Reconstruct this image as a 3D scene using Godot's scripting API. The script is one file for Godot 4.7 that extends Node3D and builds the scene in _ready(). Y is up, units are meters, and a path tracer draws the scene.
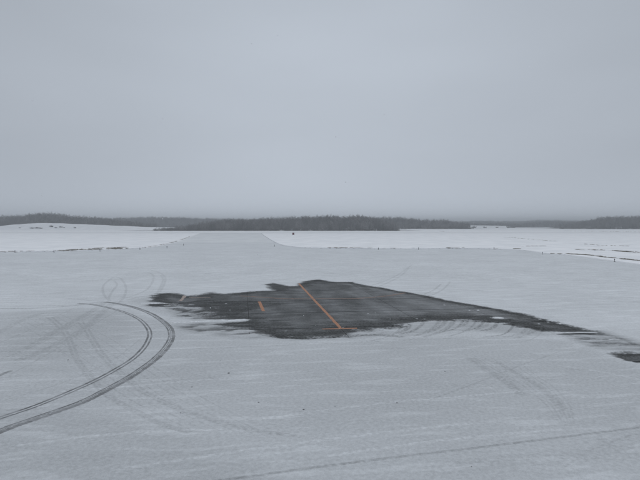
extends Node3D
# A snowed-in airfield apron seen from a terrace nine metres up. Ground points are [x, depth]: depth d lies at z = -d.

const PATCH = [[-20.84, 66.25, 0.50], [-21.16, 69.30, 0.50], [-19.52, 69.90, 0.40], [-17.50, 68.61, 0.50], [-16.59, 66.99, 0.40], [-15.68, 67.93, 0.80], [-14.88, 68.90, 0.90], [-14.26, 70.93, 0.70], [-13.45, 69.50, 0.50], [-12.22, 69.10, 0.50], [-10.44, 70.11, 0.50], [-9.34, 71.67, 0.50], [-7.77, 71.99, 0.40], [-6.35, 72.64, 0.40], [-7.03, 75.60, 0.50], [-8.07, 79.60, 0.60], [-7.33, 82.03, 0.50], [-5.98, 80.39, 0.40], [-4.49, 77.80, 0.40], [-3.34, 78.05, 0.40], [-3.32, 81.20, 0.40], [-2.67, 84.33, 0.50], [-1.44, 85.83, 0.60], [-0.16, 87.07, 0.60], [0.95, 84.92, 0.50], [2.48, 83.45, 0.50], [4.97, 83.45, 0.40], [6.00, 80.66, 0.30], [7.09, 77.80, 0.30], [8.64, 76.08, 0.30], [9.75, 73.75, 0.30], [10.79, 71.56, 0.30], [11.72, 70.72, 0.30], [12.88, 68.51, 0.30], [13.77, 66.62, 0.30], [14.53, 64.48, 0.30], [15.32, 62.79, 0.30], [16.07, 61.20, 0.30], [16.87, 59.98, 0.30], [17.68, 58.95, 0.30], [18.33, 57.54, 0.30], [19.34, 55.80, 0.30], [20.29, 54.17, 0.30], [20.82, 51.94, 0.40], [21.24, 50.63, 0.40], [21.59, 49.28, 0.40], [22.16, 47.53, 0.40], [22.55, 45.98, 0.40], [23.18, 44.86, 0.50], [22.05, 44.61, 0.40], [20.92, 44.86, 0.50], [19.08, 44.86, 0.40], [18.36, 45.37, 0.50], [17.75, 46.42, 0.60], [16.97, 47.90, 0.80], [15.97, 48.68, 0.90], [15.01, 49.69, 0.90], [13.98, 50.00, 0.80], [12.58, 50.00, 0.90], [11.42, 50.21, 0.90], [10.32, 50.31, 0.80], [9.34, 49.59, 0.70], [8.29, 49.38, 0.80], [7.56, 48.29, 0.80], [6.48, 46.97, 0.80], [5.14, 45.89, 0.80], [3.88, 45.20, 0.90], [2.63, 44.08, 1.00], [2.01, 43.01, 0.90], [0.96, 42.93, 0.70], [-0.16, 42.63, 0.60], [-1.59, 42.48, 0.60], [-3.00, 42.33, 0.60], [-3.99, 42.78, 0.70], [-4.80, 43.64, 0.70], [-5.72, 45.11, 0.80], [-6.63, 46.15, 0.70], [-7.65, 46.60, 0.60], [-9.04, 47.53, 0.50], [-9.53, 48.19, 0.50], [-8.40, 48.98, 0.40], [-6.71, 50.00, 0.40], [-6.89, 50.63, 0.40], [-8.61, 50.21, 0.50], [-10.00, 50.63, 0.60], [-11.04, 51.94, 2.00], [-12.01, 53.69, 2.20], [-12.91, 55.87, 2.20], [-13.80, 57.89, 2.20], [-14.80, 59.31, 2.00], [-15.97, 59.53, 1.60], [-16.86, 58.38, 1.40], [-18.18, 58.09, 0.80], [-19.17, 58.80, 0.70], [-19.17, 60.20, 0.40], [-17.53, 60.73, 0.30], [-19.55, 61.75, 0.50]]
const SPOT = [[20.16, 37.08, 0.30], [20.69, 37.43, 0.30], [21.56, 37.49, 0.30], [22.44, 37.55, 0.30], [23.81, 37.49, 0.30], [23.56, 36.24, 0.30], [22.12, 34.42, 0.30], [21.15, 34.29, 0.30], [20.65, 34.54, 0.30], [20.37, 35.18, 0.30], [20.08, 35.83, 0.30], [20.16, 36.46, 0.30]]
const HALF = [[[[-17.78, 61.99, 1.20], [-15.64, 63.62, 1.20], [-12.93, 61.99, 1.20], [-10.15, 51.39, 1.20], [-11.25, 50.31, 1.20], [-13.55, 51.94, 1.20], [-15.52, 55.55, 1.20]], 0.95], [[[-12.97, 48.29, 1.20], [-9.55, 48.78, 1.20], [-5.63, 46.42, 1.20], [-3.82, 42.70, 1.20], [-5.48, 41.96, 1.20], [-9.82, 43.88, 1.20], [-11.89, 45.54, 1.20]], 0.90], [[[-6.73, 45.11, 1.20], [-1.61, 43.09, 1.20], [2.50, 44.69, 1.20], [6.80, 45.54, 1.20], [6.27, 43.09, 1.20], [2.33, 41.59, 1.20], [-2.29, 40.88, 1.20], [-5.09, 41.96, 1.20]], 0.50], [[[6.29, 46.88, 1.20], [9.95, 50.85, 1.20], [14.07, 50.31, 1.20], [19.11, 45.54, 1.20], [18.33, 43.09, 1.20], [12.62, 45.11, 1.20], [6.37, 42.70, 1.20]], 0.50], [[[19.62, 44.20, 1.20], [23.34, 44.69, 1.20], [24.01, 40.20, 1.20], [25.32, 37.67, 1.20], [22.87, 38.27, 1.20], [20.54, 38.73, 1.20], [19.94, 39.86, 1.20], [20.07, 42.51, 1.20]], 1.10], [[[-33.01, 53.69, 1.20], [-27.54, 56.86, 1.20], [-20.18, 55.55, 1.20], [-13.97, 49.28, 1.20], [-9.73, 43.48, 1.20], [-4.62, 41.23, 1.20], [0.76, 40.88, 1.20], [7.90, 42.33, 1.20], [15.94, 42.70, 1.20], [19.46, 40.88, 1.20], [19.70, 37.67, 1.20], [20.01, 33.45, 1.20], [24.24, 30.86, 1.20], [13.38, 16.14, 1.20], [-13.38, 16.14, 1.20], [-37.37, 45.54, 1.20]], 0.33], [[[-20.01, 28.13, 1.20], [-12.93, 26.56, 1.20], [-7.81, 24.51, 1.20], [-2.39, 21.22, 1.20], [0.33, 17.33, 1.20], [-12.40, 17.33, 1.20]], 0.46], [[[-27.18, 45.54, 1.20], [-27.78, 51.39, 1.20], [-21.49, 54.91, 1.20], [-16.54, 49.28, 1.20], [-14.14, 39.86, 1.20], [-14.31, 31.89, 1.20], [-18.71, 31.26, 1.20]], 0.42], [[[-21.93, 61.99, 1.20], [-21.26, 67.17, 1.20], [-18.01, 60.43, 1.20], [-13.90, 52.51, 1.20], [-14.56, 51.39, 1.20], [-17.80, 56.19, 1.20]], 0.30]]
const STROKES = [[[[-25.91, 51.14], [-22.18, 45.78], [-19.45, 41.22], [-16.15, 35.32], [-13.23, 30.77], [-10.77, 27.41], [-8.60, 25.23], [-7.14, 23.84], [-5.75, 22.92]], 0.100, 0.10, 0.70],
	[[[-25.80, 51.69], [-22.05, 46.22], [-19.30, 41.57], [-16.01, 35.58], [-13.08, 30.97], [-10.62, 27.57], [-8.45, 25.36], [-7.00, 23.96], [-5.61, 23.03]], 0.100, 0.10, 0.70],
	[[[-22.11, 49.05], [-19.94, 45.35], [-15.74, 37.83], [-13.90, 34.80], [-12.16, 32.22], [-9.83, 28.91], [-8.21, 27.10], [-6.85, 25.78], [-5.12, 24.45], [-4.19, 23.84], [-2.67, 23.03], [-0.92, 22.48]], 0.100, 0.10, 0.70],
	[[[-21.97, 49.56], [-19.79, 45.78], [-15.58, 38.13], [-13.74, 35.06], [-12.00, 32.44], [-9.68, 29.08], [-8.05, 27.25], [-6.69, 25.92], [-4.97, 24.58], [-4.03, 23.96], [-2.51, 23.14], [-0.75, 22.59]], 0.100, 0.10, 0.70],
	[[[-19.86, 35.44], [-19.65, 36.52], [-19.72, 39.86], [-19.87, 43.48], [-20.48, 47.34], [-21.49, 51.94], [-23.41, 60.43]], 0.350, 0.09, 0.80],
	[[[-21.20, 38.89], [-21.69, 41.96], [-22.51, 48.29], [-23.66, 56.19], [-24.62, 61.20]], 0.350, 0.09, 0.80],
	[[[-26.06, 42.33], [-26.68, 44.69], [-27.66, 49.28], [-28.01, 53.69]], 0.350, 0.09, 0.80],
	[[[-24.93, 61.99], [-27.04, 63.12], [-30.74, 65.00], [-33.92, 66.25], [-37.38, 66.71], [-42.52, 67.17]], 0.120, 0.16, 0.90],
	[[[-22.51, 60.43], [-25.20, 61.51], [-26.36, 59.98], [-28.14, 58.09], [-30.86, 57.13], [-36.27, 57.27]], 0.220, 0.20, 0.50],
	[[[-26.56, 60.43], [-28.69, 59.24], [-31.69, 58.66], [-37.33, 58.95]], 0.140, 0.14, 0.80],
	[[[-22.91, 61.20], [-24.18, 66.25], [-27.29, 75.60], [-31.84, 86.44], [-34.83, 91.35], [-33.07, 83.45], [-31.01, 76.81], [-27.39, 68.12], [-24.56, 62.79]], 0.160, 0.12, 0.50],
	[[[-23.77, 64.48], [-23.39, 67.17], [-23.52, 72.21], [-24.95, 79.33], [-27.26, 88.02], [-30.01, 96.08], [-32.50, 100.47], [-33.86, 100.06]], 0.160, 0.12, 0.50],
	[[[-21.19, 71.14], [-23.03, 79.33], [-25.29, 88.02], [-27.72, 94.94], [-30.39, 100.89], [-33.28, 105.29], [-36.34, 108.61], [-45.02, 110.09]], 0.160, 0.12, 0.50],
	[[[-21.45, 71.14], [-23.40, 79.33], [-25.47, 87.22], [-27.80, 94.02]], 0.160, 0.12, 0.50],
	[[[-25.12, 63.62], [-27.54, 71.14], [-29.96, 79.33], [-32.54, 84.92]], 0.160, 0.12, 0.50],
	[[[-22.75, 63.62], [-22.20, 66.25], [-21.41, 67.64], [-21.29, 70.62]], 0.160, 0.12, 0.50],
	[[[-28.19, 81.48], [-24.29, 81.62], [-18.13, 81.20], [-9.09, 81.48]], 0.100, 0.08, 0.80],
	[[[6.00, 84.92], [8.14, 84.18], [11.45, 85.52]], 0.160, 0.13, 0.50],
	[[[7.26, 78.05], [10.02, 84.18], [13.16, 93.11], [16.64, 105.29], [20.20, 118.16]], 0.160, 0.13, 0.50],
	[[[8.29, 76.81], [11.37, 84.92], [14.48, 94.94], [18.21, 110.09]], 0.160, 0.13, 0.50],
	[[[13.76, 67.17], [15.51, 70.62], [17.59, 75.60], [20.18, 83.45]], 0.160, 0.13, 0.50],
	[[[13.28, 68.61], [15.55, 73.30], [18.16, 80.66]], 0.160, 0.13, 0.50],
	[[[6.51, 47.81], [6.10, 46.11], [5.46, 44.65], [4.82, 43.83]], 0.088, 0.09, 0.90],
	[[[7.33, 47.81], [6.63, 45.22], [5.52, 42.82], [3.90, 41.11]], 0.100, 0.18, 0.90],
	[[[8.01, 47.81], [7.57, 46.19], [6.93, 44.83], [6.32, 44.17]], 0.227, 0.23, 0.90],
	[[[9.73, 50.05], [8.92, 47.38], [7.73, 44.94], [6.57, 43.69]], 0.173, 0.21, 0.90],
	[[[11.14, 50.05], [10.22, 47.27], [8.90, 44.72], [7.67, 43.08]], 0.181, 0.17, 0.90],
	[[[11.73, 50.05], [10.99, 47.85], [9.96, 45.89], [8.93, 44.32]], 0.216, 0.18, 0.90],
	[[[12.47, 50.05], [11.46, 47.23], [10.04, 44.64], [8.33, 42.66]], 0.213, 0.17, 0.90],
	[[[13.34, 50.05], [12.46, 47.67], [11.26, 45.52], [10.04, 44.56]], 0.115, 0.23, 0.90],
	[[[13.77, 50.05], [13.19, 48.47], [12.47, 47.19], [11.65, 46.53]], 0.156, 0.16, 0.90],
	[[[14.56, 50.05], [13.38, 47.11], [11.78, 44.39], [10.33, 42.89]], 0.096, 0.19, 0.90],
	[[[15.18, 49.76], [14.36, 47.75], [13.31, 46.00], [12.08, 45.07]], 0.161, 0.24, 0.90],
	[[[15.57, 49.44], [14.93, 47.87], [14.16, 46.60], [13.37, 45.65]], 0.171, 0.12, 0.90],
	[[[16.17, 48.94], [15.44, 47.23], [14.55, 45.81], [13.69, 45.23]], 0.186, 0.24, 0.90],
	[[[17.32, 47.97], [16.20, 45.60], [14.75, 43.43], [13.08, 42.60]], 0.112, 0.25, 0.90],
	[[[18.27, 47.18], [17.34, 45.29], [16.19, 43.63], [14.72, 42.52]], 0.207, 0.13, 0.90],
	[[[18.70, 46.82], [17.74, 44.92], [16.54, 43.23], [15.52, 42.30]], 0.233, 0.14, 0.90],
	[[[18.97, 46.59], [18.28, 45.22], [17.48, 44.11], [16.71, 43.27]], 0.125, 0.13, 0.90],
	[[[19.31, 46.31], [17.97, 43.80], [16.25, 41.46], [14.67, 40.37]], 0.071, 0.09, 0.90],
	[[[-4.70, 43.48], [-1.57, 42.10], [1.59, 42.70], [4.21, 43.40], [6.37, 42.70]], 0.350, 0.25, 0.70],
	[[[-11.05, 38.18], [-5.85, 39.15], [0.00, 40.13], [4.59, 40.95], [7.78, 41.66], [14.34, 42.70], [19.50, 43.56]], 0.035, 0.22, 0.75],
	[[[-11.47, 38.39], [-5.88, 39.34], [0.00, 40.33]], 0.050, -0.14, 0.60],
	[[[-13.43, 48.68], [-11.05, 49.38], [-8.82, 49.79], [-6.59, 50.52]], 0.140, -0.36, 0.90],
	[[[-20.19, 60.89], [-18.10, 60.73], [-16.14, 61.04]], 0.110, -0.50, 0.40],
	[[[19.46, 44.20], [21.14, 44.44], [22.88, 44.44]], 0.110, -0.42, 0.50],
	[[[19.38, 43.64], [20.83, 43.80], [22.47, 43.96]], 0.140, 0.60, 0.30],
	[[[23.13, 44.28], [23.51, 42.70], [23.55, 41.23], [23.62, 39.53], [23.83, 37.08]], 0.250, 0.12, 0.70],
	[[[19.69, 41.06], [21.42, 41.59], [22.63, 41.52]], 0.090, -0.30, 0.50],
	[[[19.86, 39.40], [21.40, 39.80], [23.52, 39.37]], 0.120, 0.25, 0.60],
	[[[-3.66, 18.55], [-2.83, 18.80], [0.00, 19.67], [3.08, 20.53], [6.43, 21.41], [10.10, 22.42], [14.12, 23.54], [17.46, 24.51]], 0.090, 0.17, 0.55],
	[[[10.00, 35.70], [10.16, 34.42], [10.36, 32.21], [10.66, 30.14], [10.65, 28.30]], 0.280, 0.10, 0.70],
	[[[10.35, 35.97], [10.60, 34.17], [10.88, 32.32], [11.10, 30.27]], 0.080, 0.10, 0.70],
	[[[11.53, 34.67], [11.72, 32.99], [11.93, 31.26], [12.13, 29.34], [12.06, 27.64], [11.71, 25.84]], 0.200, 0.10, 0.70],
	[[[11.69, 23.08], [11.76, 22.21], [11.85, 21.31], [11.90, 20.57]], 0.200, 0.06, 0.70],
	[[[10.50, 36.52], [10.96, 33.69], [11.25, 30.08], [11.25, 26.71], [10.80, 24.01]], 0.050, 0.07, 0.80],
	[[[11.01, 36.21], [11.34, 33.30], [11.58, 29.87], [11.47, 26.63], [10.93, 24.01]], 0.050, 0.07, 0.80],
	[[[11.51, 35.92], [11.72, 32.92], [11.90, 29.67], [11.68, 26.55], [11.05, 24.01]], 0.050, 0.07, 0.80],
	[[[12.01, 35.62], [12.10, 32.55], [12.21, 29.47], [11.89, 26.46], [11.18, 24.01]], 0.050, 0.07, 0.80],
	[[[12.49, 35.33], [12.46, 32.19], [12.52, 29.27], [12.10, 26.38], [11.30, 24.01]], 0.050, 0.07, 0.80],
	[[[12.97, 35.05], [12.81, 31.84], [12.83, 29.07], [12.31, 26.30], [11.42, 24.01]], 0.050, 0.07, 0.80],
	[[[-29.89, 51.39], [-22.51, 43.09], [-15.33, 34.17], [-9.72, 27.32], [-5.68, 23.30]], 0.050, 0.07, 0.90],
	[[[-29.16, 51.64], [-21.64, 43.09], [-14.58, 34.17], [-9.08, 27.32], [-4.99, 23.20]], 0.050, 0.07, 0.90],
	[[[-28.43, 51.89], [-20.77, 43.09], [-13.83, 34.17], [-8.43, 27.32], [-4.31, 23.10]], 0.050, 0.07, 0.90],
	[[[-27.70, 52.14], [-19.91, 43.09], [-13.08, 34.17], [-7.79, 27.32], [-3.63, 23.00]], 0.050, 0.07, 0.90],
	[[[-26.95, 52.40], [-19.04, 43.09], [-12.34, 34.17], [-7.14, 27.32], [-2.96, 22.90]], 0.050, 0.07, 0.90],
	[[[-26.20, 52.66], [-18.17, 43.09], [-11.59, 34.17], [-6.50, 27.32], [-2.29, 22.80]], 0.050, 0.07, 0.90],
	[[[-25.44, 52.92], [-17.30, 43.09], [-10.84, 34.17], [-5.85, 27.32], [-1.63, 22.70]], 0.050, 0.07, 0.90],
	[[[-21.19, 35.44], [-21.01, 40.20], [-22.05, 49.28], [-23.06, 58.95], [-24.51, 67.17]], 0.070, 0.08, 0.90],
	[[[-24.18, 39.86], [-24.63, 45.54], [-25.99, 54.91], [-26.55, 61.99]], 0.070, 0.08, 0.90],
	[[[-18.48, 31.89], [-18.85, 37.67], [-20.13, 47.34], [-21.22, 57.54]], 0.070, 0.08, 0.90],
	[[[-16.19, 27.01], [-14.63, 30.08], [-13.70, 34.92], [-13.97, 41.59]], 0.070, 0.08, 0.90],
	[[[5.63, 27.32], [8.34, 29.71], [12.68, 33.93], [16.88, 37.67]], 0.070, 0.08, 0.90],
	[[[8.78, 19.47], [10.66, 21.03], [12.42, 22.21], [13.72, 22.86]], 0.070, 0.08, 0.90],
	[[[-17.08, 41.59], [-14.44, 45.54], [-13.32, 49.28]], 0.070, 0.08, 0.90],
	[[[-7.32, 19.47], [-3.16, 21.03], [1.70, 22.64], [6.75, 24.01]], 0.120, -0.10, 1.00],
	[[[-13.93, 28.64], [-9.00, 30.08], [-1.22, 32.54]], 0.120, -0.10, 1.00],
	[[[-2.76, 24.51], [3.00, 26.71], [10.72, 28.64]], 0.120, -0.10, 1.00],
	[[[0.39, 20.66], [5.42, 22.21], [10.49, 23.30]], 0.120, -0.10, 1.00],
	[[[-12.17, 21.61], [-8.58, 22.86], [-4.37, 23.30]], 0.120, -0.10, 1.00],
	[[[15.22, 33.93], [17.03, 32.54], [18.47, 30.86]], 0.120, -0.10, 1.00],
	[[[-18.96, 31.68], [-18.97, 32.10], [-18.91, 32.63]], 0.140, 0.30, 0.40],
	[[[4.39, 19.47], [6.81, 20.14], [9.23, 20.48], [12.64, 21.03]], 0.500, 0.05, 0.80],
	[[[-23.21, 37.67], [-18.29, 37.67], [-13.16, 37.08]], 0.120, 0.10, 0.80]]
const TRACK_OUTER = [[-14.12, 22.53], [-13.85, 23.08], [-13.60, 23.77], [-12.80, 25.29], [-12.01, 26.94], [-11.59, 28.81], [-11.21, 31.06], [-11.04, 33.17], [-10.97, 35.59], [-11.12, 38.27], [-11.49, 41.06], [-12.04, 43.48], [-13.14, 46.65], [-14.95, 50.31], [-17.18, 54.05], [-19.94, 57.68], [-22.79, 60.43], [-24.76, 61.83]]
const TRACK_INNER = [[-15.07, 24.07], [-14.80, 24.67], [-13.98, 26.41], [-13.36, 28.55], [-12.92, 30.37], [-12.62, 32.54], [-12.45, 35.44], [-12.73, 38.70], [-13.33, 41.77], [-13.92, 43.88], [-15.01, 46.65], [-16.88, 50.31], [-19.45, 54.05], [-22.78, 57.68], [-25.58, 59.98], [-27.37, 60.73]]
const SNOWDOTS = [[17.05, 51.39, 0.55], [16.48, 56.00, 0.14], [15.61, 56.00, 0.10], [13.85, 59.68, 0.10], [15.23, 59.68, 0.06], [-10.63, 60.73, 0.12], [-9.42, 56.19, 0.08], [6.60, 64.48, 0.06], [4.83, 53.99, 0.08], [5.61, 54.29, 0.07], [-2.86, 45.11, 0.09], [9.22, 51.01, 0.10], [9.90, 50.85, 0.10], [20.74, 50.58, 0.12], [20.95, 49.28, 0.12], [19.76, 48.39, 0.10], [21.61, 48.29, 0.10], [2.00, 46.60, 0.07], [-2.31, 58.95, 0.05]]
const CLODS = [[-5.49, 32.17, 0.140], [-7.05, 29.43, 0.090], [-6.53, 35.10, 0.060], [-3.09, 26.86, 0.090], [-0.79, 25.81, 0.100], [-6.62, 25.34, 0.070], [-16.62, 35.31, 0.100], [7.60, 32.54, 0.070], [3.86, 26.77, 0.090], [0.74, 26.27, 0.050], [13.97, 41.13, 0.080], [5.60, 19.67, 0.050], [-2.61, 26.78, 0.050]]
const LEFT_EDGE = [[-163.20, 151.47], [-116.38, 164.89], [-101.45, 170.71], [-86.78, 175.66], [-75.61, 185.07], [-70.51, 194.74], [-65.41, 207.24], [-68.88, 242.52], [-75.94, 292.25], [-90.04, 373.25], [-108.58, 475.78], [-115.90, 516.30]]
const RIGHT_EDGE = [[-55.56, 516.30], [-48.42, 457.82], [-33.44, 346.57], [-20.38, 255.30], [-13.51, 220.45], [-7.70, 207.24], [3.69, 198.74], [28.93, 194.74], [54.90, 197.12], [64.06, 191.66], [70.03, 179.57], [68.91, 164.89], [71.75, 151.47], [71.30, 130.97], [71.14, 119.63], [69.83, 98.83], [67.15, 82.03]]
const LIGHTS = [[-95.35, 168.33], [-83.74, 169.51], [-72.29, 176.95], [-62.82, 187.94], [-56.93, 200.38], [-57.16, 225.58], [-18.13, 214.59], [20.38, 187.94], [34.64, 189.41], [61.68, 190.90], [65.93, 159.46], [70.17, 128.19]]
const GRASS = [[[[-102.17, 171.92], [-87.41, 176.95], [-81.70, 179.57]], 120, 0.28, 0.50],
	[[[-86.04, 179.57], [-80.76, 185.07], [-76.48, 187.21], [-73.25, 192.42], [-69.01, 198.74]], 650, 0.42, 1.60],
	[[[-83.66, 190.90], [-79.34, 198.74], [-74.40, 205.48]], 160, 0.30, 4.00],
	[[[-69.01, 198.74], [-65.69, 208.13], [-69.23, 243.74], [-76.86, 295.81], [-91.45, 379.09]], 170, 0.30, 0.60],
	[[[3.35, 200.38], [5.90, 198.74], [8.89, 199.56], [11.86, 199.56]], 260, 0.35, 0.80],
	[[[11.81, 198.74], [29.05, 195.53]], 60, 0.22, 0.60],
	[[[47.04, 197.93], [53.14, 198.74]], 110, 0.30, 0.60],
	[[[32.94, 197.12], [64.31, 192.42]], 50, 0.20, 0.60],
	[[[69.32, 192.42], [71.18, 191.66]], 50, 0.30, 0.80],
	[[[78.30, 210.85], [84.86, 214.59], [90.84, 216.51]], 90, 0.26, 1.50],
	[[[69.63, 161.59], [71.08, 159.46]], 60, 0.30, 0.60],
	[[[73.56, 158.42], [75.99, 154.37], [76.40, 146.88]], 240, 0.32, 1.80],
	[[[75.57, 144.25], [76.59, 139.26]], 80, 0.28, 1.20],
	[[[76.38, 136.13], [77.04, 129.56]], 140, 0.30, 1.20],
	[[[92.42, 182.97], [97.38, 179.57], [98.40, 173.15]], 120, 0.30, 2.50],
	[[[96.52, 174.40], [98.23, 169.51], [103.77, 164.33]], 240, 0.40, 3.00],
	[[[88.65, 186.49], [89.36, 183.66]], 60, 0.30, 1.50],
	[[[116.39, 236.60], [116.64, 220.45], [123.80, 216.51]], 110, 0.28, 1.50],
	[[[123.39, 359.42], [121.99, 313.00], [120.73, 275.63]], 130, 0.30, 2.50],
	[[[313.85, 693.41], [325.14, 674.14], [340.69, 655.91], [360.16, 606.70]], 260, 0.50, 6.00],
	[[[146.01, 655.91], [150.07, 647.16]], 50, 0.50, 3.00],
	[[[133.39, 898.94], [181.81, 933.52], [253.24, 1011.34]], 200, 0.50, 12.00],
	[[[-170.23, 758.44], [-161.79, 758.44]], 50, 0.50, 3.00]]
const MOUND = [[-783.6, 0.84], [-620.4, 3.12], [-522.4, 5.73], [-493.0, 8.35], [-473.4, 9.98], [-457.1, 10.63], [-424.5, 10.14], [-391.8, 9.00], [-359.2, 7.69], [-326.5, 6.22], [-277.5, 4.10], [-220.4, 1.49], [-192.6, -1.12]]
const RISE = [[315.6, -1.02], [345.6, 3.99], [370.7, 5.74], [400.7, 5.49], [438.3, 4.99], [465.8, 3.99], [480.8, 0.23], [500.9, -0.02]]
const RUNWAY_NEAR := 527.0
const SNOW_Y := 0.03

var used := {}
var n_big: FastNoiseLite
var n_mid: FastNoiseLite
var n_streak: FastNoiseLite
var n_fine: FastNoiseLite
var n_smear: FastNoiseLite
var n_wisp: FastNoiseLite
var lut := PackedByteArray()
var grid_a := PackedFloat32Array()      # bare pavement: signed distance over feather
var grid_b := PackedFloat32Array()      # streaky half-bare zones
const GX0 := -38.0
const GD0 := 12.0
const GSTEP := 0.4
const GNX := 191
const GND := 196

# ---------------------------------------------------------------- helpers
func numbered(n: String) -> String:
	if not used.has(n):
		used[n] = 0
		return n
	used[n] += 1
	return "%s_%03d" % [n, used[n]]

func tag(o: Node, label := "", category := "", group := "", kind := "") -> void:
	if label: o.set_meta("label", label)
	if category: o.set_meta("category", category)
	if group: o.set_meta("group", group)
	if kind: o.set_meta("kind", kind)

func put(called: String, mesh: Mesh, mat: Material, parent: Node = null) -> MeshInstance3D:
	var o := MeshInstance3D.new()
	o.mesh = mesh
	if mat: o.material_override = mat
	if parent:
		o.name = called
		parent.add_child(o, true)
	else:
		o.name = numbered(called)
		add_child(o)
	return o

func noise(seed_: int, freq: float, oct: int, type := FastNoiseLite.TYPE_SIMPLEX_SMOOTH) -> FastNoiseLite:
	var n := FastNoiseLite.new()
	n.seed = seed_; n.frequency = freq; n.noise_type = type
	n.fractal_type = FastNoiseLite.FRACTAL_FBM if oct > 1 else FastNoiseLite.FRACTAL_NONE
	n.fractal_octaves = oct
	return n

func srgb(r: float, g: float, b: float) -> Color:
	return Color(r, g, b).linear_to_srgb()

func noise_tex(seed_: int, freq: float, size: int, a: Color, b: Color, oct := 5) -> NoiseTexture2D:
	var t := NoiseTexture2D.new()
	t.width = size; t.height = size; t.seamless = true
	t.noise = noise(seed_, freq, oct)
	var r := Gradient.new()
	r.offsets = PackedFloat32Array([0.25, 0.75]); r.colors = PackedColorArray([a, b])
	t.color_ramp = r
	return t

func mat_plain(c: Color, rough := 0.9, vc := false) -> StandardMaterial3D:
	var m := StandardMaterial3D.new()
	m.albedo_color = c; m.roughness = rough; m.vertex_color_use_as_albedo = vc
	m.metallic_specular = 0.3
	return m

func mat_tiled(tex: Texture2D, metres: float, rough := 0.9) -> StandardMaterial3D:
	var m := StandardMaterial3D.new()
	m.albedo_texture = tex; m.roughness = rough; m.metallic_specular = 0.3
	m.uv1_triplanar = true; m.uv1_world_triplanar = true
	m.uv1_scale = Vector3.ONE / metres
	return m

func mesh_of(v: PackedVector3Array, n: PackedVector3Array, i: PackedInt32Array, c := PackedColorArray(), uv := PackedVector2Array(), into: ArrayMesh = null) -> ArrayMesh:
	for k in range(0, i.size(), 3):   # front faces run clockwise and agree with the normals
		var geo := (v[i[k + 2]] - v[i[k]]).cross(v[i[k + 1]] - v[i[k]])
		if geo.dot(n[i[k]] + n[i[k + 1]] + n[i[k + 2]]) < 0.0:
			var swap := i[k + 1]
			i[k + 1] = i[k + 2]
			i[k + 2] = swap
	var a := []
	a.resize(Mesh.ARRAY_MAX)
	a[Mesh.ARRAY_VERTEX] = v; a[Mesh.ARRAY_NORMAL] = n; a[Mesh.ARRAY_INDEX] = i
	if c.size(): a[Mesh.ARRAY_COLOR] = c
	if uv.size(): a[Mesh.ARRAY_TEX_UV] = uv
	var m := into if into else ArrayMesh.new()
	m.add_surface_from_arrays(Mesh.PRIMITIVE_TRIANGLES, a)
	return m

func smooth_line(pts: Array, step: float) -> PackedVector2Array:
	var out := PackedVector2Array()
	var n := pts.size()
	for k in n - 1:
		var p0 := Vector2(pts[maxi(k - 1, 0)][0], pts[maxi(k - 1, 0)][1])
		var p1 := Vector2(pts[k][0], pts[k][1])
		var p2 := Vector2(pts[k + 1][0], pts[k + 1][1])
		var p3 := Vector2(pts[mini(k + 2, n - 1)][0], pts[mini(k + 2, n - 1)][1])
		var m := maxi(1, int(ceil(p1.distance_to(p2) / step)))
		for j in m:
			var t := float(j) / m
			var cr: Vector2 = p1.cubic_interpolate(p2, p0, p3, t)
			out.append(cr)
	out.append(Vector2(pts[n - 1][0], pts[n - 1][1]))
	return out

func along(profile: Array, x: float) -> float:
	if x <= profile[0][0]: return profile[0][1]
	for k in profile.size() - 1:
		if x <= profile[k + 1][0]:
			var t: float = (x - profile[k][0]) / (profile[k + 1][0] - profile[k][0])
			t = t * t * (3.0 - 2.0 * t)
			return lerpf(profile[k][1], profile[k + 1][1], t)
	return profile[-1][1]

# ---------------------------------------------------------------- where the snow lies on the apron
func poly_signed(poly: Array, p: Vector2) -> Vector2:
	# (signed distance, positive inside; feather of the nearest edge)
	var best := 1e9
	var fe := 0.5
	var inside := false
	var n := poly.size()
	var bx: float = poly[n - 1][0]
	var by: float = poly[n - 1][1]
	for k in n:
		var ax: float = poly[k][0]
		var ay: float = poly[k][1]
		var dx := bx - ax
		var dy := by - ay
		var t := clampf(((p.x - ax) * dx + (p.y - ay) * dy) / maxf(dx * dx + dy * dy, 1e-9), 0.0, 1.0)
		var ex := p.x - ax - dx * t
		var ey := p.y - ay - dy * t
		var q := ex * ex + ey * ey
		if q < best:
			best = q
			fe = poly[k][2]
		if (ay > p.y) != (by > p.y) and p.x < (bx - ax) * (p.y - ay) / (by - ay) + ax:
			inside = not inside
		bx = ax; by = ay
	var s := sqrt(best)
	return Vector2(s if inside else -s, fe)

func bounds(poly: Array, grow: float) -> Rect2:
	var r := Rect2(poly[0][0], poly[0][1], 0, 0)
	for q in poly: r = r.expand(Vector2(q[0], q[1]))
	return r.grow(grow)

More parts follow.
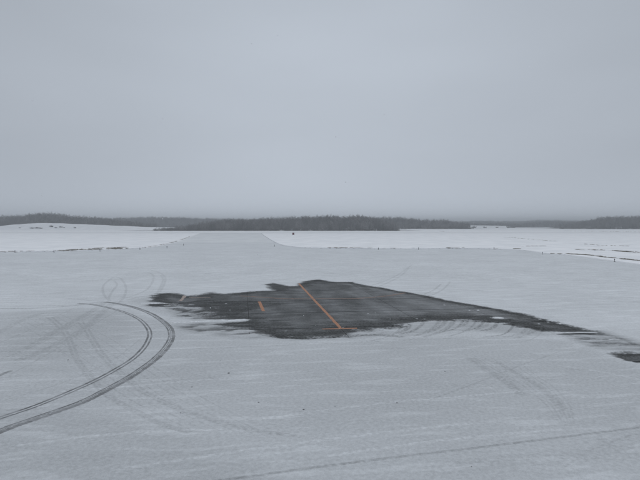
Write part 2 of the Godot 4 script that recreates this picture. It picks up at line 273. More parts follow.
func make_grids() -> void:
	grid_a.resize(GNX * GND); grid_a.fill(-4.0)
	grid_b.resize(GNX * GND); grid_b.fill(0.0)
	var rp := bounds(PATCH, 3.0)
	var rs := bounds(SPOT, 2.0)
	var rh := []
	for h in HALF: rh.append(bounds(h[0], 2.5))
	for j in GND:
		for i in GNX:
			var p := Vector2(GX0 + i * GSTEP, GD0 + j * GSTEP)
			var a := -4.0
			if rp.has_point(p):
				var s := poly_signed(PATCH, p)
				a = clampf(s.x / s.y, -4.0, 12.0)
			if rs.has_point(p):
				var s2 := poly_signed(SPOT, p)
				a = maxf(a, clampf(s2.x / s2.y, -4.0, 12.0))
			grid_a[j * GNX + i] = a
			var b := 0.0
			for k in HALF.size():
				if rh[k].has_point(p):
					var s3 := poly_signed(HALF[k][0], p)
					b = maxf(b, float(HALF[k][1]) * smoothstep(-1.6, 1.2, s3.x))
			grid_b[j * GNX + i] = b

func stamp(t: Dictionary) -> void:
	var w: int = t.w
	var h: int = t.h
	var st := PackedFloat32Array()
	st.resize(w * h)
	var sx: float = w / (t.x1 - t.x0)
	var sd: float = h / (t.d1 - t.d0)
	for s in STROKES:
		var r := bounds(s[0], 1.0)
		if r.end.x < t.x0 or r.position.x > t.x1 or r.end.y < t.d0 or r.position.y > t.d1: continue
		var line := smooth_line(s[0], 0.7)
		var hw: float = maxf(s[1], 0.6 / sx)
		var amp: float = s[2] * minf(1.0, s[1] * sx / 0.6)
		var rough: float = s[3]
		var reach := hw * 1.5
		for k in line.size() - 1:
			var p := line[k]
			var q := line[k + 1]
			var i0 := clampi(int((minf(p.x, q.x) - reach - t.x0) * sx), 0, w)
			var i1 := clampi(int((maxf(p.x, q.x) + reach - t.x0) * sx) + 1, 0, w)
			var j0 := clampi(int((t.d1 - maxf(p.y, q.y) - reach) * sd), 0, h)
			var j1 := clampi(int((t.d1 - minf(p.y, q.y) + reach) * sd) + 1, 0, h)
			var e := q - p
			var ee := maxf(e.length_squared(), 1e-9)
			for j in range(j0, j1):
				var dd: float = t.d1 - (j + 0.5) / sd
				for i in range(i0, i1):
					var c := Vector2(t.x0 + (i + 0.5) / sx, dd)
					var u := clampf((c - p).dot(e) / ee, 0.0, 1.0)
					var away := c.distance_to(p + e * u)
					if away < reach:
						var f := 1.0 - smoothstep(hw * 0.55, reach, away)
						var b := 1.0 + rough * 1.6 * n_mid.get_noise_2d(c.x * 6.0, c.y * 6.0) - rough * 0.35
						var v := amp * f * clampf(b, 0.0, 1.5)
						var at := j * w + i
						if absf(v) > absf(st[at]): st[at] = v
	for dot in SNOWDOTS:
		if dot[0] < t.x0 or dot[0] > t.x1 or dot[1] < t.d0 or dot[1] > t.d1: continue
		var ci: float = (dot[0] - t.x0) * sx
		var cj: float = (t.d1 - dot[1]) * sd
		var rr: float = dot[2] * 1.6
		for j in range(maxi(0, int(cj - rr * sd) - 1), mini(h, int(cj + rr * sd) + 2)):
			for i in range(maxi(0, int(ci - rr * sx) - 1), mini(w, int(ci + rr * sx) + 2)):
				var a2: float = Vector2((i + 0.5 - ci) / sx, (j + 0.5 - cj) / sd).length() / dot[2]
				var v2: float = -0.75 * (1.0 - smoothstep(0.45, 1.5, a2 + 0.5 * n_fine.get_noise_2d(i * 0.05, j * 0.05)))
				if v2 < st[j * w + i]: st[j * w + i] = v2
	t.stroke = st

const NTH := ["first", "second", "third", "fourth", "fifth", "sixth", "seventh", "eighth", "ninth"]
const CHUNK := 32
func rows(k: int, t: Dictionary) -> void:
	var w: int = t.w
	var h: int = t.h
	var x0: float = t.x0
	var d1: float = t.d1
	var px: float = (t.x1 - x0) / w
	var pd: float = (d1 - t.d0) / h
	var r0 := k * CHUNK
	var r1 := mini(h, r0 + CHUNK)
	var out := PackedByteArray()
	out.resize((r1 - r0) * w * 3)
	var cov := PackedByteArray()
	cov.resize((r1 - r0) * w)
	var st: PackedFloat32Array = t.stroke
	var o := 0
	var oc := 0
	var rng := RandomNumberGenerator.new()
	rng.seed = 77 + k * 13 + int(t.x0) * 7 + int(t.d1)
	for j in range(r0, r1):
		var d := d1 - (j + 0.5) * pd
		var gj := (d - GD0) / GSTEP
		var in_d := gj >= 0.0 and gj < GND - 1.001
		var jj := int(gj)
		var fj := gj - jj
		for i in w:
			var x := x0 + (i + 0.5) * px
			var u := (x + 0.143 * d) * 0.99
			var v := (d - 0.143 * x) * 0.99
			var nb := n_big.get_noise_2d(x, d)
			var nm := n_mid.get_noise_2d(x, d)
			var ns := n_streak.get_noise_2d(u * 0.3, v)
			var nf := n_fine.get_noise_2d(x, d)
			var wi := n_wisp.get_noise_2d(u * 0.2 + 1.5 * nb, v + 0.5 * nb + 0.3 * nm)
			var pale := n_wisp.get_noise_2d(u * 0.3 + 90.0, v * 1.5 + 0.4 * ns)
			var gr := rng.randf() - 0.5
			var c := 0.77 + 0.06 * nb + 0.07 * wi + 0.085 * smoothstep(0.1, 0.5, pale) + 0.05 * ns + 0.035 * nm + 0.09 * nf + 0.12 * gr
			var bare := 0.0
			if in_d:
				var gi := (x - GX0) / GSTEP
				if gi >= 0.0 and gi < GNX - 1.001:
					var ii := int(gi)
					var fi := gi - ii
					var at := jj * GNX + ii
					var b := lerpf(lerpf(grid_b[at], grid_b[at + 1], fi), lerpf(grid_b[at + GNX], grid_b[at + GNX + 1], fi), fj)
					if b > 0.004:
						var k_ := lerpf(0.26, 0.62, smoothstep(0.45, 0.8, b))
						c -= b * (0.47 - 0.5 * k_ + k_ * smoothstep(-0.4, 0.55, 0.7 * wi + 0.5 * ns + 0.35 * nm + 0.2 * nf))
					var a := lerpf(lerpf(grid_a[at], grid_a[at + 1], fi), lerpf(grid_a[at + GNX], grid_a[at + GNX + 1], fi), fj)
					if a > -3.9:
						a += 0.7 * ns + 0.9 * nm + 0.7 * nf + 0.5 * nb + 0.8 * wi
						bare = smoothstep(-0.9, 0.9, a)
						if bare > 0.0:
							var sm := n_smear.get_noise_2d(u, v * 0.3)
							var dust := 0.025 + smoothstep(1.5, 6.5, a) * (0.038 + 0.08 * clampf(0.5 + 1.0 * sm + 0.4 * ns + 0.4 * nb, 0.0, 1.3) + 0.06 * smoothstep(2.0, 9.0, x + 4.0 * sm))
							dust += 0.10 * clampf(ns + 0.35 * nm - 0.05, 0.0, 0.6) + 0.06 * gr + 0.03 * nf
							c = lerpf(c, dust, bare)
			c = clampf(c - st[j * w + i], 0.0, 1.0)
			var g := 1.0 + 0.2 * nm + 0.4 * nf + 0.7 * gr
			var ar := 0.048 * g
			var r_ := ar + (0.79 - ar) * c
			var ag := 0.05 * g
			var g_ := ag + (0.816 - ag) * c
			var ab := 0.05 * g
			var b_ := ab + (0.843 - ab) * c
			out[o] = lut[clampi(int(r_ * 4095.0), 0, 4095)]
			out[o + 1] = lut[clampi(int(g_ * 4095.0), 0, 4095)]
			out[o + 2] = lut[clampi(int(b_ * 4095.0), 0, 4095)]
			o += 3
			cov[oc] = int(c * 255.0)
			oc += 1
	t.out[k] = out
	t.cov[k] = cov

func make_tile(x0: float, x1: float, d0: float, d1: float, w: int, h: int) -> Dictionary:
	var n := (h + CHUNK - 1) / CHUNK
	var t := {x0 = x0, x1 = x1, d0 = d0, d1 = d1, w = w, h = h, out = [], cov = []}
	t.out.resize(n); t.cov.resize(n)
	stamp(t)
	var id := WorkerThreadPool.add_group_task(rows.bind(t), n, -1, true)
	WorkerThreadPool.wait_for_group_task_completion(id)
	var data := PackedByteArray()
	for c in t.out: data.append_array(c)
	var img := Image.create_from_data(w, h, false, Image.FORMAT_RGB8, data)
	var m := StandardMaterial3D.new()
	m.albedo_texture = ImageTexture.create_from_image(img)
	m.roughness = 0.9; m.metallic_specular = 0.15
	m.texture_repeat = false
	t.mat = m
	return t

func tile_uv(t: Dictionary, x: float, d: float) -> Vector2:
	return Vector2((x - t.x0) / (t.x1 - t.x0), (t.d1 - d) / (t.d1 - t.d0))

func tile_sheet(t: Dictionary, am: ArrayMesh) -> void:
	var v := PackedVector3Array(); var n := PackedVector3Array(); var uv := PackedVector2Array(); var ix := PackedInt32Array()
	for j in 9:
		for i in 9:
			var x: float = lerpf(t.x0, t.x1, i / 8.0)
			var d: float = lerpf(t.d0, t.d1, j / 8.0)
			v.append(Vector3(x, SNOW_Y, -d)); n.append(Vector3.UP); uv.append(tile_uv(t, x, d))
	for j in 8:
		for i in 8:
			var a := j * 9 + i
			ix.append_array([a, a + 9, a + 10, a, a + 10, a + 1])
	mesh_of(v, n, ix, PackedColorArray(), uv, am)
	am.surface_set_material(am.get_surface_count() - 1, t.mat)

func snow_contour(t: Dictionary, am: ArrayMesh) -> void:
	# the snow cover of the patch's surroundings, cut along the edge of the bare pavement (marching squares)
	var cell := 7
	var nx: int = t.w / cell
	var nd: int = t.h / cell
	var cov := PackedByteArray()
	for c in t.cov: cov.append_array(c)
	var f := PackedFloat32Array()
	f.resize((nx + 1) * (nd + 1))
	for j in nd + 1:
		for i in nx + 1:
			var s := 0.0
			for q in [[-3, -3], [3, -3], [0, 0], [-3, 3], [3, 3], [0, -4], [0, 4], [-4, 0], [4, 0]]:
				s += cov[clampi(j * cell + q[1], 0, t.h - 1) * t.w + clampi(i * cell + q[0], 0, t.w - 1)]
			f[j * (nx + 1) + i] = s / 9.0 / 255.0 - 0.36
	var v := PackedVector3Array(); var n := PackedVector3Array(); var uv := PackedVector2Array(); var ix := PackedInt32Array()
	var px: float = (t.x1 - t.x0) / nx
	var pd: float = (t.d1 - t.d0) / nd
	var corner := PackedInt32Array()
	corner.resize((nx + 1) * (nd + 1)); corner.fill(-1)
	var order := [[0, 0], [1, 0], [1, 1], [0, 1]]
	for j in nd:
		for i in nx:
			var ids := PackedInt32Array()
			for k in 4:
				var a: Array = order[k]
				var b: Array = order[(k + 1) % 4]
				var ka: int = (j + a[1]) * (nx + 1) + i + a[0]
				var kb: int = (j + b[1]) * (nx + 1) + i + b[0]
				if f[ka] > 0.0:
					if corner[ka] < 0:
						corner[ka] = v.size()
						var x: float = t.x0 + (i + a[0]) * px
						var d: float = t.d1 - (j + a[1]) * pd
						v.append(Vector3(x, SNOW_Y, -d)); n.append(Vector3.UP); uv.append(tile_uv(t, x, d))
					ids.append(corner[ka])
				if (f[ka] > 0.0) != (f[kb] > 0.0):
					var q := clampf(f[ka] / (f[ka] - f[kb]), 0.02, 0.98)
					var x2: float = t.x0 + (i + lerpf(a[0], b[0], q)) * px
					var d2: float = t.d1 - (j + lerpf(a[1], b[1], q)) * pd
					ids.append(v.size())
					v.append(Vector3(x2, 0.0065, -d2)); n.append(Vector3.UP); uv.append(tile_uv(t, x2, d2))
			for k in range(2, ids.size()):
				ix.append_array([ids[0], ids[k - 1], ids[k]])
	mesh_of(v, n, ix, PackedColorArray(), uv, am)
	am.surface_set_material(am.get_surface_count() - 1, t.mat)

# ---------------------------------------------------------------- sheets, strips
func strip(line: PackedVector2Array, width: float, y: float, rough_edge := 0.0, shade := []) -> ArrayMesh:
	var v := PackedVector3Array(); var n := PackedVector3Array(); var ix := PackedInt32Array(); var c := PackedColorArray()
	for k in line.size():
		var a := line[maxi(k - 1, 0)]
		var b := line[mini(k + 1, line.size() - 1)]
		var side := (b - a).normalized().orthogonal() * width * 0.5
		var e1 := 1.0 + rough_edge * n_mid.get_noise_2d(line[k].x * 9.0, line[k].y * 9.0)
		var e2 := 1.0 + rough_edge * n_mid.get_noise_2d(line[k].x * 9.0 + 50.0, line[k].y * 9.0)
		var p := line[k] + side * e1
		var q := line[k] - side * e2
		v.append(Vector3(p.x, y, -p.y)); v.append(Vector3(q.x, y, -q.y))
		n.append(Vector3.UP); n.append(Vector3.UP)
		if shade.size():
			var s := clampf(0.35 + 0.9 * n_mid.get_noise_2d(line[k].x * 1.1 + shade[2], line[k].y * 1.1) + 0.5 * n_fine.get_noise_2d(line[k].x * 2.0, line[k].y * 2.0), 0.0, 1.0)
			var col: Color = shade[0].lerp(shade[1], s)
			c.append(col); c.append(col)
		if k > 0:
			var o := k * 2
			ix.append_array([o - 2, o - 1, o + 1, o - 2, o + 1, o])
	return mesh_of(v, n, ix, c)

func field_sheet(poly: PackedVector2Array, y: float, drop: float, run: float) -> ArrayMesh:
	# a sheet of deeper snow: flat top with a sloping rim
	var ix := Geometry2D.triangulate_polygon(poly)
	var v := PackedVector3Array(); var n := PackedVector3Array()
	for p in poly:
		v.append(Vector3(p.x, y, -p.y)); n.append(Vector3.UP)
	var cx := Vector2.ZERO
	for p in poly: cx += p
	var turn := 1.0 if Geometry2D.is_polygon_clockwise(poly) else -1.0
	var m := poly.size()
	for k in m:
		var a := poly[k]
		var b := poly[(k + 1) % m]
		var out := (b - a).normalized().orthogonal() * turn * run
		if Geometry2D.is_point_in_polygon((a + b) * 0.5 + out * 0.1, poly): out = -out
		var nn := Vector3(out.x, run, -out.y).normalized()
		var o := v.size()
		for q in [[a, y], [b, y], [b + out, y - drop], [a + out, y - drop]]:
			v.append(Vector3(q[0].x, q[1], -q[0].y)); n.append(nn)
		ix.append_array([o, o + 1, o + 2, o, o + 2, o + 3])
	return mesh_of(v, n, ix)

func ragged(pts: Array, step: float, amount: float) -> PackedVector2Array:
	var line := smooth_line(pts, step)
	for k in line.size():
		line[k].y += amount * n_mid.get_noise_2d(line[k].x * 0.5, line[k].y * 0.5) + amount * 0.5 * n_fine.get_noise_2d(line[k].x * 0.1, line[k].y * 0.1)
	return line

# ---------------------------------------------------------------- plants
func prism(v: PackedVector3Array, n: PackedVector3Array, ix: PackedInt32Array, c: PackedColorArray, a: Vector3, b: Vector3, ra: float, rb: float, sides: int, col: Color) -> void:
	var ax := (b - a).normalized()
	var s := ax.cross(Vector3.RIGHT if absf(ax.x) < 0.8 else Vector3.FORWARD).normalized()
	var t := ax.cross(s)
	var o := v.size()
	for k in sides:
		var g := TAU * k / sides
		var dir := s * cos(g) + t * sin(g)
		v.append(a + dir * ra); v.append(b + dir * rb)
		n.append(dir); n.append(dir)
		c.append(col); c.append(col)
	for k in sides:
		var p := o + k * 2
		var q := o + ((k + 1) % sides) * 2
		ix.append_array([p, p + 1, q + 1, p, q + 1, q])

func twig(v: PackedVector3Array, n: PackedVector3Array, ix: PackedInt32Array, c: PackedColorArray, a: Vector3, dir: Vector3, length: float, wide: float, col: Color) -> void:
	var side := dir.cross(Vector3(0.31, 0.2, 0.93)).normalized() * wide * 0.5
	var up := side.cross(dir).normalized() * wide * 0.4
	var o := v.size()
	v.append_array([a - side, a + side + up, a + dir * length * 0.6 + side * 0.8 - up, a + dir * length])
	var nn := up.normalized()
	n.append_array([nn, nn, -nn, nn])
	c.append_array([col, col, col, col])
	ix.append_array([o, o + 1, o + 3, o + 1, o + 2, o + 3])

func add_tree(v: PackedVector3Array, n: PackedVector3Array, ix: PackedInt32Array, c: PackedColorArray, at: Vector3, h: float, rng: RandomNumberGenerator) -> void:
	var bark := Color(0.22, 0.205, 0.2) * rng.randf_range(0.8, 1.2)
	var lean := Vector3(rng.randf_range(-0.05, 0.05), 1.0, rng.randf_range(-0.05, 0.05))
	var r := h * 0.014
	var p1 := at + lean * h * 0.45 + Vector3(rng.randf_range(-0.2, 0.2), 0, rng.randf_range(-0.2, 0.2))
	var top := at + lean * h * 0.93
	prism(v, n, ix, c, at - Vector3(0, 0.4, 0), p1, r, r * 0.65, 5, bark)
	prism(v, n, ix, c, p1, top, r * 0.65, r * 0.15, 4, bark)
	var limbs := 13
	for k in limbs:
		var t := 0.24 + 0.66 * (k + rng.randf()) / limbs
		var from := (at + lean * h * t) if t > 0.45 else at.lerp(p1, t / 0.45)
		var g := k * 2.4 + rng.randf_range(-0.5, 0.5)
		var rise := rng.randf_range(0.5, 1.1)
		var dir := Vector3(cos(g), rise, sin(g)).normalized()
		var length := h * (0.34 - 0.2 * absf(t - 0.42)) * rng.randf_range(0.7, 1.1) * (1.0 if t < 0.75 else 0.62)
		var tip := from + dir * length
		prism(v, n, ix, c, from, tip, r * 0.34, r * 0.08, 3, bark)
		for q in 9:
			var s := from.lerp(tip, rng.randf_range(0.3, 1.0))
			var td := (dir + Vector3(rng.randf_range(-0.9, 0.9), rng.randf_range(-0.1, 0.9), rng.randf_range(-0.9, 0.9))).normalized()
			var col := Color(0.32, 0.295, 0.285) * rng.randf_range(0.75, 1.25)
			if rng.randf() < 0.32: col = Color(0.6, 0.6, 0.61)
			twig(v, n, ix, c, s, td, h * rng.randf_range(0.06, 0.12), h * rng.randf_range(0.012, 0.026), col)

func tree_clump(seed_: int, count: int, spread: float) -> ArrayMesh:
	var rng := RandomNumberGenerator.new()
	rng.seed = seed_
	var v := PackedVector3Array(); var n := PackedVector3Array(); var ix := PackedInt32Array(); var c := PackedColorArray()
	for k in count:
		var g := TAU * k / count + rng.randf_range(-0.4, 0.4)
		var rad := spread * (0.35 + 0.65 * rng.randf()) if count > 1 else 0.0
		add_tree(v, n, ix, c, Vector3(cos(g) * rad, 0, sin(g) * rad), rng.randf_range(0.55, 1.12) * 14.0, rng)
	if count > 1:
		for k in 26:   # undergrowth
			var at := Vector3(rng.randf_range(-1, 1), 0, rng.randf_range(-1, 1)) * spread * 1.1
			for q in 5:
				var dir := Vector3(rng.randf_range(-0.8, 0.8), 1.0, rng.randf_range(-0.8, 0.8)).normalized()
				twig(v, n, ix, c, at, dir, rng.randf_range(1.2, 3.4), rng.randf_range(0.15, 0.4), Color(0.27, 0.24, 0.225) * rng.randf_range(0.7, 1.2))
	return mesh_of(v, n, ix, c)

func shrub_mesh(seed_: int) -> ArrayMesh:
	var rng := RandomNumberGenerator.new()
	rng.seed = seed_
	var v := PackedVector3Array(); var n := PackedVector3Array(); var ix := PackedInt32Array(); var c := PackedColorArray()
	for k in 60:
		var at := Vector3(rng.randf_range(-0.5, 0.5), 0, rng.randf_range(-0.3, 0.3))
		var dir := Vector3(at.x * 1.6 + rng.randf_range(-0.4, 0.4), 1.0, rng.randf_range(-0.5, 0.5)).normalized()
		twig(v, n, ix, c, at - Vector3(0, 0.2, 0), dir, rng.randf_range(0.6, 1.2), rng.randf_range(0.05, 0.12), Color(0.1, 0.09, 0.08) * rng.randf_range(0.7, 1.3))
	return mesh_of(v, n, ix, c)

func tuft_mesh() -> ArrayMesh:
	var rng := RandomNumberGenerator.new()
	rng.seed = 5
	var v := PackedVector3Array(); var n := PackedVector3Array(); var ix := PackedInt32Array(); var c := PackedColorArray()
	for k in 22:
		var at := Vector3(rng.randf_range(-0.45, 0.45), -0.02, rng.randf_range(-0.3, 0.3))
		var dir := Vector3(rng.randf_range(-0.6, 0.6), 1.0, rng.randf_range(-0.5, 0.5)).normalized()
		twig(v, n, ix, c, at, dir, rng.randf_range(0.5, 1.0), rng.randf_range(0.05, 0.1), Color(0.33, 0.295, 0.24) * rng.randf_range(0.6, 1.5))
	return mesh_of(v, n, ix, c)

func wood_height(prof: Array, tree_h: float, front: float, ref: float, x: float, d: float) -> float:
	var top := maxf(along(prof, x * ref / maxf(d, ref * 0.8)) - tree_h, 0.0)
	return top * smoothstep(front - 5.0, ref, d) + 0.02

func wood(label: String, prof: Array, front: float, ref: float, back: float, tree_h: float, gap: float, clump: Mesh, m: Material, hill_mat: Material, seed_: int) -> void:
	var x0: float = prof[0][0]
	var x1: float = prof[-1][0]
	# the rise that the wood stands on
	var v := PackedVector3Array(); var n := PackedVector3Array(); var ix := PackedInt32Array()
	var nx := 70
	var ds := [front - 30.0, front - 12.0, front, lerpf(front, ref, 0.2), lerpf(front, ref, 0.4), lerpf(front, ref, 0.6), lerpf(front, ref, 0.8), ref, back, back + 40.0, back + 90.0]
	for j in ds.size():
		for i in nx + 1:
			var x := lerpf(x0 - 30.0, x1 + 30.0, float(i) / nx)
			var side := smoothstep(-30.0, 10.0, x - x0) * smoothstep(-30.0, 10.0, x1 - x)
			var h := wood_height(prof, tree_h, front, ref, x, ds[j]) * side
			if j < 2 or j >= ds.size() - 1: h = -0.3
			v.append(Vector3(x, h, -ds[j])); n.append(Vector3.UP)
	for j in ds.size() - 1:
		for i in nx:
			var a := j * (nx + 1) + i
			ix.append_array([a, a + nx + 1, a + nx + 2, a, a + nx + 2, a + 1])
	var st := SurfaceTool.new()
	st.create_from(mesh_of(v, n, ix), 0)
	st.generate_normals()
	var hill := put("hill", st.commit(), hill_mat)
	tag(hill, "", "", "", "structure")
	var rng := RandomNumberGenerator.new()
	rng.seed = seed_
	var spots := []
	var d := front
	while d < back:
		var x := x0 + rng.randf() * gap
		while x < x1:
			var q := Vector2(x + rng.randf_range(-0.4, 0.4) * gap, d + rng.randf_range(-0.4, 0.4) * gap)
			var side := smoothstep(-30.0, 10.0, q.x - x0) * smoothstep(-30.0, 10.0, x1 - q.x)
			var top := along(prof, q.x)
			if top > 3.0:
				var s := minf(tree_h, top) / 14.0 * rng.randf_range(0.62, 1.14)
				var b := Basis(Vector3.UP, rng.randf() * TAU).scaled(Vector3(maxf(s, 0.6), s, maxf(s, 0.6)))
				spots.append([Transform3D(b, Vector3(q.x, wood_height(prof, tree_h, front, ref, q.x, q.y) * side - 0.1, -q.y)), Color.WHITE * rng.randf_range(0.4, 1.0)])
			x += gap
		d += gap
	var mm := MultiMesh.new()
	mm.transform_format = MultiMesh.TRANSFORM_3D
	mm.use_colors = true
	mm.mesh = clump
	mm.instance_count = spots.size()
	for k in spots.size():
		mm.set_instance_transform(k, spots[k][0])
		mm.set_instance_color(k, spots[k][1])
	var o := MultiMeshInstance3D.new()
	o.multimesh = mm
	o.material_override = m
	o.name = numbered("bare_wood")
	add_child(o)
	tag(o, label, "wood", "", "stuff")

func mound_mesh(prof: Array, front: float, crest: float, back: float, seed_: int) -> ArrayMesh:
	var v := PackedVector3Array(); var n := PackedVector3Array(); var ix := PackedInt32Array()
	var nx := 160
	var nz := 16
	var nn := noise(seed_, 0.02, 3)
	for j in nz + 1:
		var d := lerpf(front, back, float(j) / nz)
		for i in nx + 1:
			var x: float = lerpf(prof[0][0], prof[-1][0], float(i) / nx)
			v.append(Vector3(x, mound_height(prof, front, crest, back, x, d) + 0.35 * nn.get_noise_2d(x, d) * smoothstep(front, front + 20.0, d), -d)); n.append(Vector3.UP)
	for j in nz:
		for i in nx:
			var a := j * (nx + 1) + i
			ix.append_array([a, a + nx + 1, a + nx + 2, a, a + nx + 2, a + 1])
	var st := SurfaceTool.new()
	st.create_from(mesh_of(v, n, ix), 0)
	st.generate_normals()
	return st.commit()

func mound_height(prof: Array, front: float, crest: float, back: float, x: float, d: float) -> float:
	var top := along(prof, x)
	var e := smoothstep(prof[0][0], prof[0][0] + 40.0, x) * smoothstep(prof[-1][0], prof[-1][0] - 25.0, x)
	var t := smoothstep(front, crest, d) if d < crest else smoothstep(back, crest, d)
	return maxf(top, 0.0) * t * e - 0.1

# ---------------------------------------------------------------- the scene
func _ready() -> void:
	# camera
	var cam := Camera3D.new()
	cam.name = "camera"
	cam.fov = 48.0
	cam.near = 0.1
	cam.far = 20000.0
	cam.position = Vector3(0, 9.0, 0)
	cam.rotation_degrees = Vector3(-1.7, 0, 0)
	add_child(cam)
	cam.current = true

	# overcast sky, painted a little brighter straight ahead
	n_big = noise(11, 0.055, 3)
	n_mid = noise(23, 0.55, 3)
	n_streak = noise(31, 0.75, 4)
	n_fine = noise(47, 3.6, 2)
	n_smear = noise(59, 0.28, 3)
	n_wisp = noise(83, 0.6, 5)
	var env := Environment.new()
	var sky_img := Image.create(512, 256, false, Image.FORMAT_RGBF)
	var n_cloud := noise(71, 1.3, 4)
	for j in 256:
		var e := PI * (0.5 - (j + 0.5) / 256.0)
		for i in 512:
			var a := wrapf(TAU * (i + 0.5) / 512.0, -PI, PI)   # the first column looks along -z
			var dir := Vector3(sin(a) * cos(e), sin(e), -cos(a) * cos(e))
			var cl := n_cloud.get_noise_3d(dir.x * 1.1, dir.y * 4.5, dir.z * 1.1)
			var thin := exp(-pow(a / 0.46, 2.0) - pow((e - 0.22) / 0.42, 2.0))  # brightness painted into the sky ahead, falling off outward; not thinner cloud
			var l := 0.422 + 0.118 * thin + 0.03 * cl + 0.14 * exp(-absf(e) / 0.06) + 0.16 * smoothstep(0.4, 1.5, e)
			sky_img.set_pixel(i, j, Color(l * 0.908, l * 1.0, l * 1.13))
	var pan := PanoramaSkyMaterial.new()
	pan.panorama = ImageTexture.create_from_image(sky_img)
	var sky := Sky.new()
	sky.sky_material = pan
	env.background_mode = Environment.BG_SKY
	env.sky = sky
	env.tonemap_mode = Environment.TONE_MAPPER_LINEAR
	env.tonemap_exposure = 1.0
	env.sdfgi_enabled = true
	env.ssao_enabled = true
	env.ssil_enabled = true
	env.fog_enabled = true
	env.fog_density = 0.00062
	env.fog_light_color = Color(0.96, 0.98, 1.0)
	var we := WorldEnvironment.new()
	we.name = "world_environment"
	we.environment = env
	add_child(we)
	var sun := DirectionalLight3D.new()
	sun.name = "sun"
	sun.light_energy = 0.27
	sun.light_angular_distance = 25.0
	sun.light_color = Color(1.0, 0.99, 0.97)
	sun.shadow_enabled = true
	sun.rotation_degrees = Vector3(-48, 165, 0)
	add_child(sun)

	# ground
	for k in 4096:
		lut.append(int(round(255.0 * Color(k / 4095.0, 0, 0).linear_to_srgb().r)))
	var field_tex := noise_tex(3, 0.012, 512, srgb(0.80, 0.815, 0.84), srgb(0.90, 0.91, 0.93))
	var field_mat := mat_tiled(field_tex, 90.0)
	var thin_tex := noise_tex(4, 0.02, 512, srgb(0.55, 0.57, 0.59), srgb(0.66, 0.68, 0.70))
	var thin_mat := mat_tiled(thin_tex, 45.0)
	var v := PackedVector3Array([Vector3(-2700, -0.06, 300), Vector3(2700, -0.06, 300), Vector3(2700, -0.06, -2700), Vector3(-2700, -0.06, -2700)])
	var up4 := PackedVector3Array([Vector3.UP, Vector3.UP, Vector3.UP, Vector3.UP])
	var quad := PackedInt32Array([0, 3, 2, 0, 2, 1])
	var ground := put("ground", mesh_of(v, up4, quad), field_mat)
	tag(ground, "", "", "", "structure")
	var v2 := PackedVector3Array([Vector3(-175, -0.04, 30), Vector3(175, -0.04, 30), Vector3(175, -0.04, -262), Vector3(-175, -0.04, -262)])
	tag(put("apron", mesh_of(v2, up4, quad), thin_mat), "", "", "", "structure")
	var v3 := PackedVector3Array([Vector3(-150, 0.008, -262.02), Vector3(10, 0.008, -262.02), Vector3(10, 0.008, -528), Vector3(-150, 0.008, -528)])
	var taxi_mat := mat_tiled(noise_tex(8, 0.01, 512, srgb(0.64, 0.66, 0.68), srgb(0.72, 0.74, 0.755)), 80.0)
	tag(put("taxiway", mesh_of(v3, up4, quad), taxi_mat), "", "", "", "structure")
	var v4 := PackedVector3Array([Vector3(-1200, 0.05, -527), Vector3(1200, 0.05, -527), Vector3(1200, 0.05, -572), Vector3(-1200, 0.05, -572)])
	tag(put("runway", mesh_of(v4, up4, quad), mat_tiled(noise_tex(9, 0.015, 512, srgb(0.68, 0.695, 0.72), srgb(0.78, 0.795, 0.81)), 60.0)), "", "", "", "structure")

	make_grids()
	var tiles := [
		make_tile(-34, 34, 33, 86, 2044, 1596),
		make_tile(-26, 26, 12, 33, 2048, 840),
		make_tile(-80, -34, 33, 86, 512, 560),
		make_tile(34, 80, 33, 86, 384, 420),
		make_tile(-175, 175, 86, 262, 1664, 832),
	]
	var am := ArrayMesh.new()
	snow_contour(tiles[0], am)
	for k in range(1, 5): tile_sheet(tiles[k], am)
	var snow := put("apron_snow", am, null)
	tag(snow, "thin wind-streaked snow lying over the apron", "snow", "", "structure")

	# bare pavement: slabs with open joints
	var pave := put("pavement", mesh_of(PackedVector3Array([Vector3(-36, -0.02, -31), Vector3(36, -0.02, -31), Vector3(36, -0.02, -88), Vector3(-36, -0.02, -88)]), up4, quad), mat_plain(srgb(0.03, 0.03, 0.03)))
	tag(pave, "bare wet dark pavement slabs showing through the snow", "pavement", "", "structure")
	var along_v := Vector2(-0.1415, 0.99)
	var along_u := Vector2(0.99, 0.1415)
	var org := Vector2(0.55, 54.9)
	var vs := [-27.5, -22.6, -13.6, -8.2, 0.0, 8.6, 18.0, 26.6, 33.0]
	for j in vs.size() - 1:
		for i in range(-4, 5):
			var lo := Vector2(i * 7.8 - 0.05, vs[j])
			var c4 := []
			var ok := true
			for q in [[0, 0], [1, 0], [1, 1], [0, 1]]:
				var p: Vector2 = org + along_u * (i * 7.8 + (7.8 - 0.016 if q[0] else 0.016)) + along_v * (vs[j] + ((vs[j + 1] - vs[j]) - 0.075 if q[1] else 0.075))
				c4.append(p)
			var poly := PackedVector2Array(c4)
			var clip := PackedVector2Array([Vector2(-34, 33.01), Vector2(34, 33.01), Vector2(34, 86), Vector2(-34, 86)])
			var cut := Geometry2D.intersect_polygons(poly, clip)
			if cut.is_empty() or cut[0].size() < 3: continue
			var body := slab(cut[0], tiles[0])
			put("slab", body, tiles[0].mat, pave)

	# paint
	var orange := paint(srgb(0.50, 0.22, 0.115), srgb(0.26, 0.155, 0.11))
	var pale := paint(srgb(0.52, 0.40, 0.34), srgb(0.22, 0.20, 0.19))
	var rust := paint(srgb(0.30, 0.18, 0.13), srgb(0.14, 0.12, 0.115))
	var o: Node = put("lead_in_line", strip(smooth_line([[-3.27, 81.76], [1.84, 45.98]], 0.3), 0.3, 0.004, 0.5), orange)
	tag(o, "long orange painted line running away across the bare pavement", "marking", "", "structure")
	o = put("stop_bar", strip(smooth_line([[0.21, 45.98], [3.20, 46.33]], 0.3), 0.32, 0.0055, 0.5), orange)
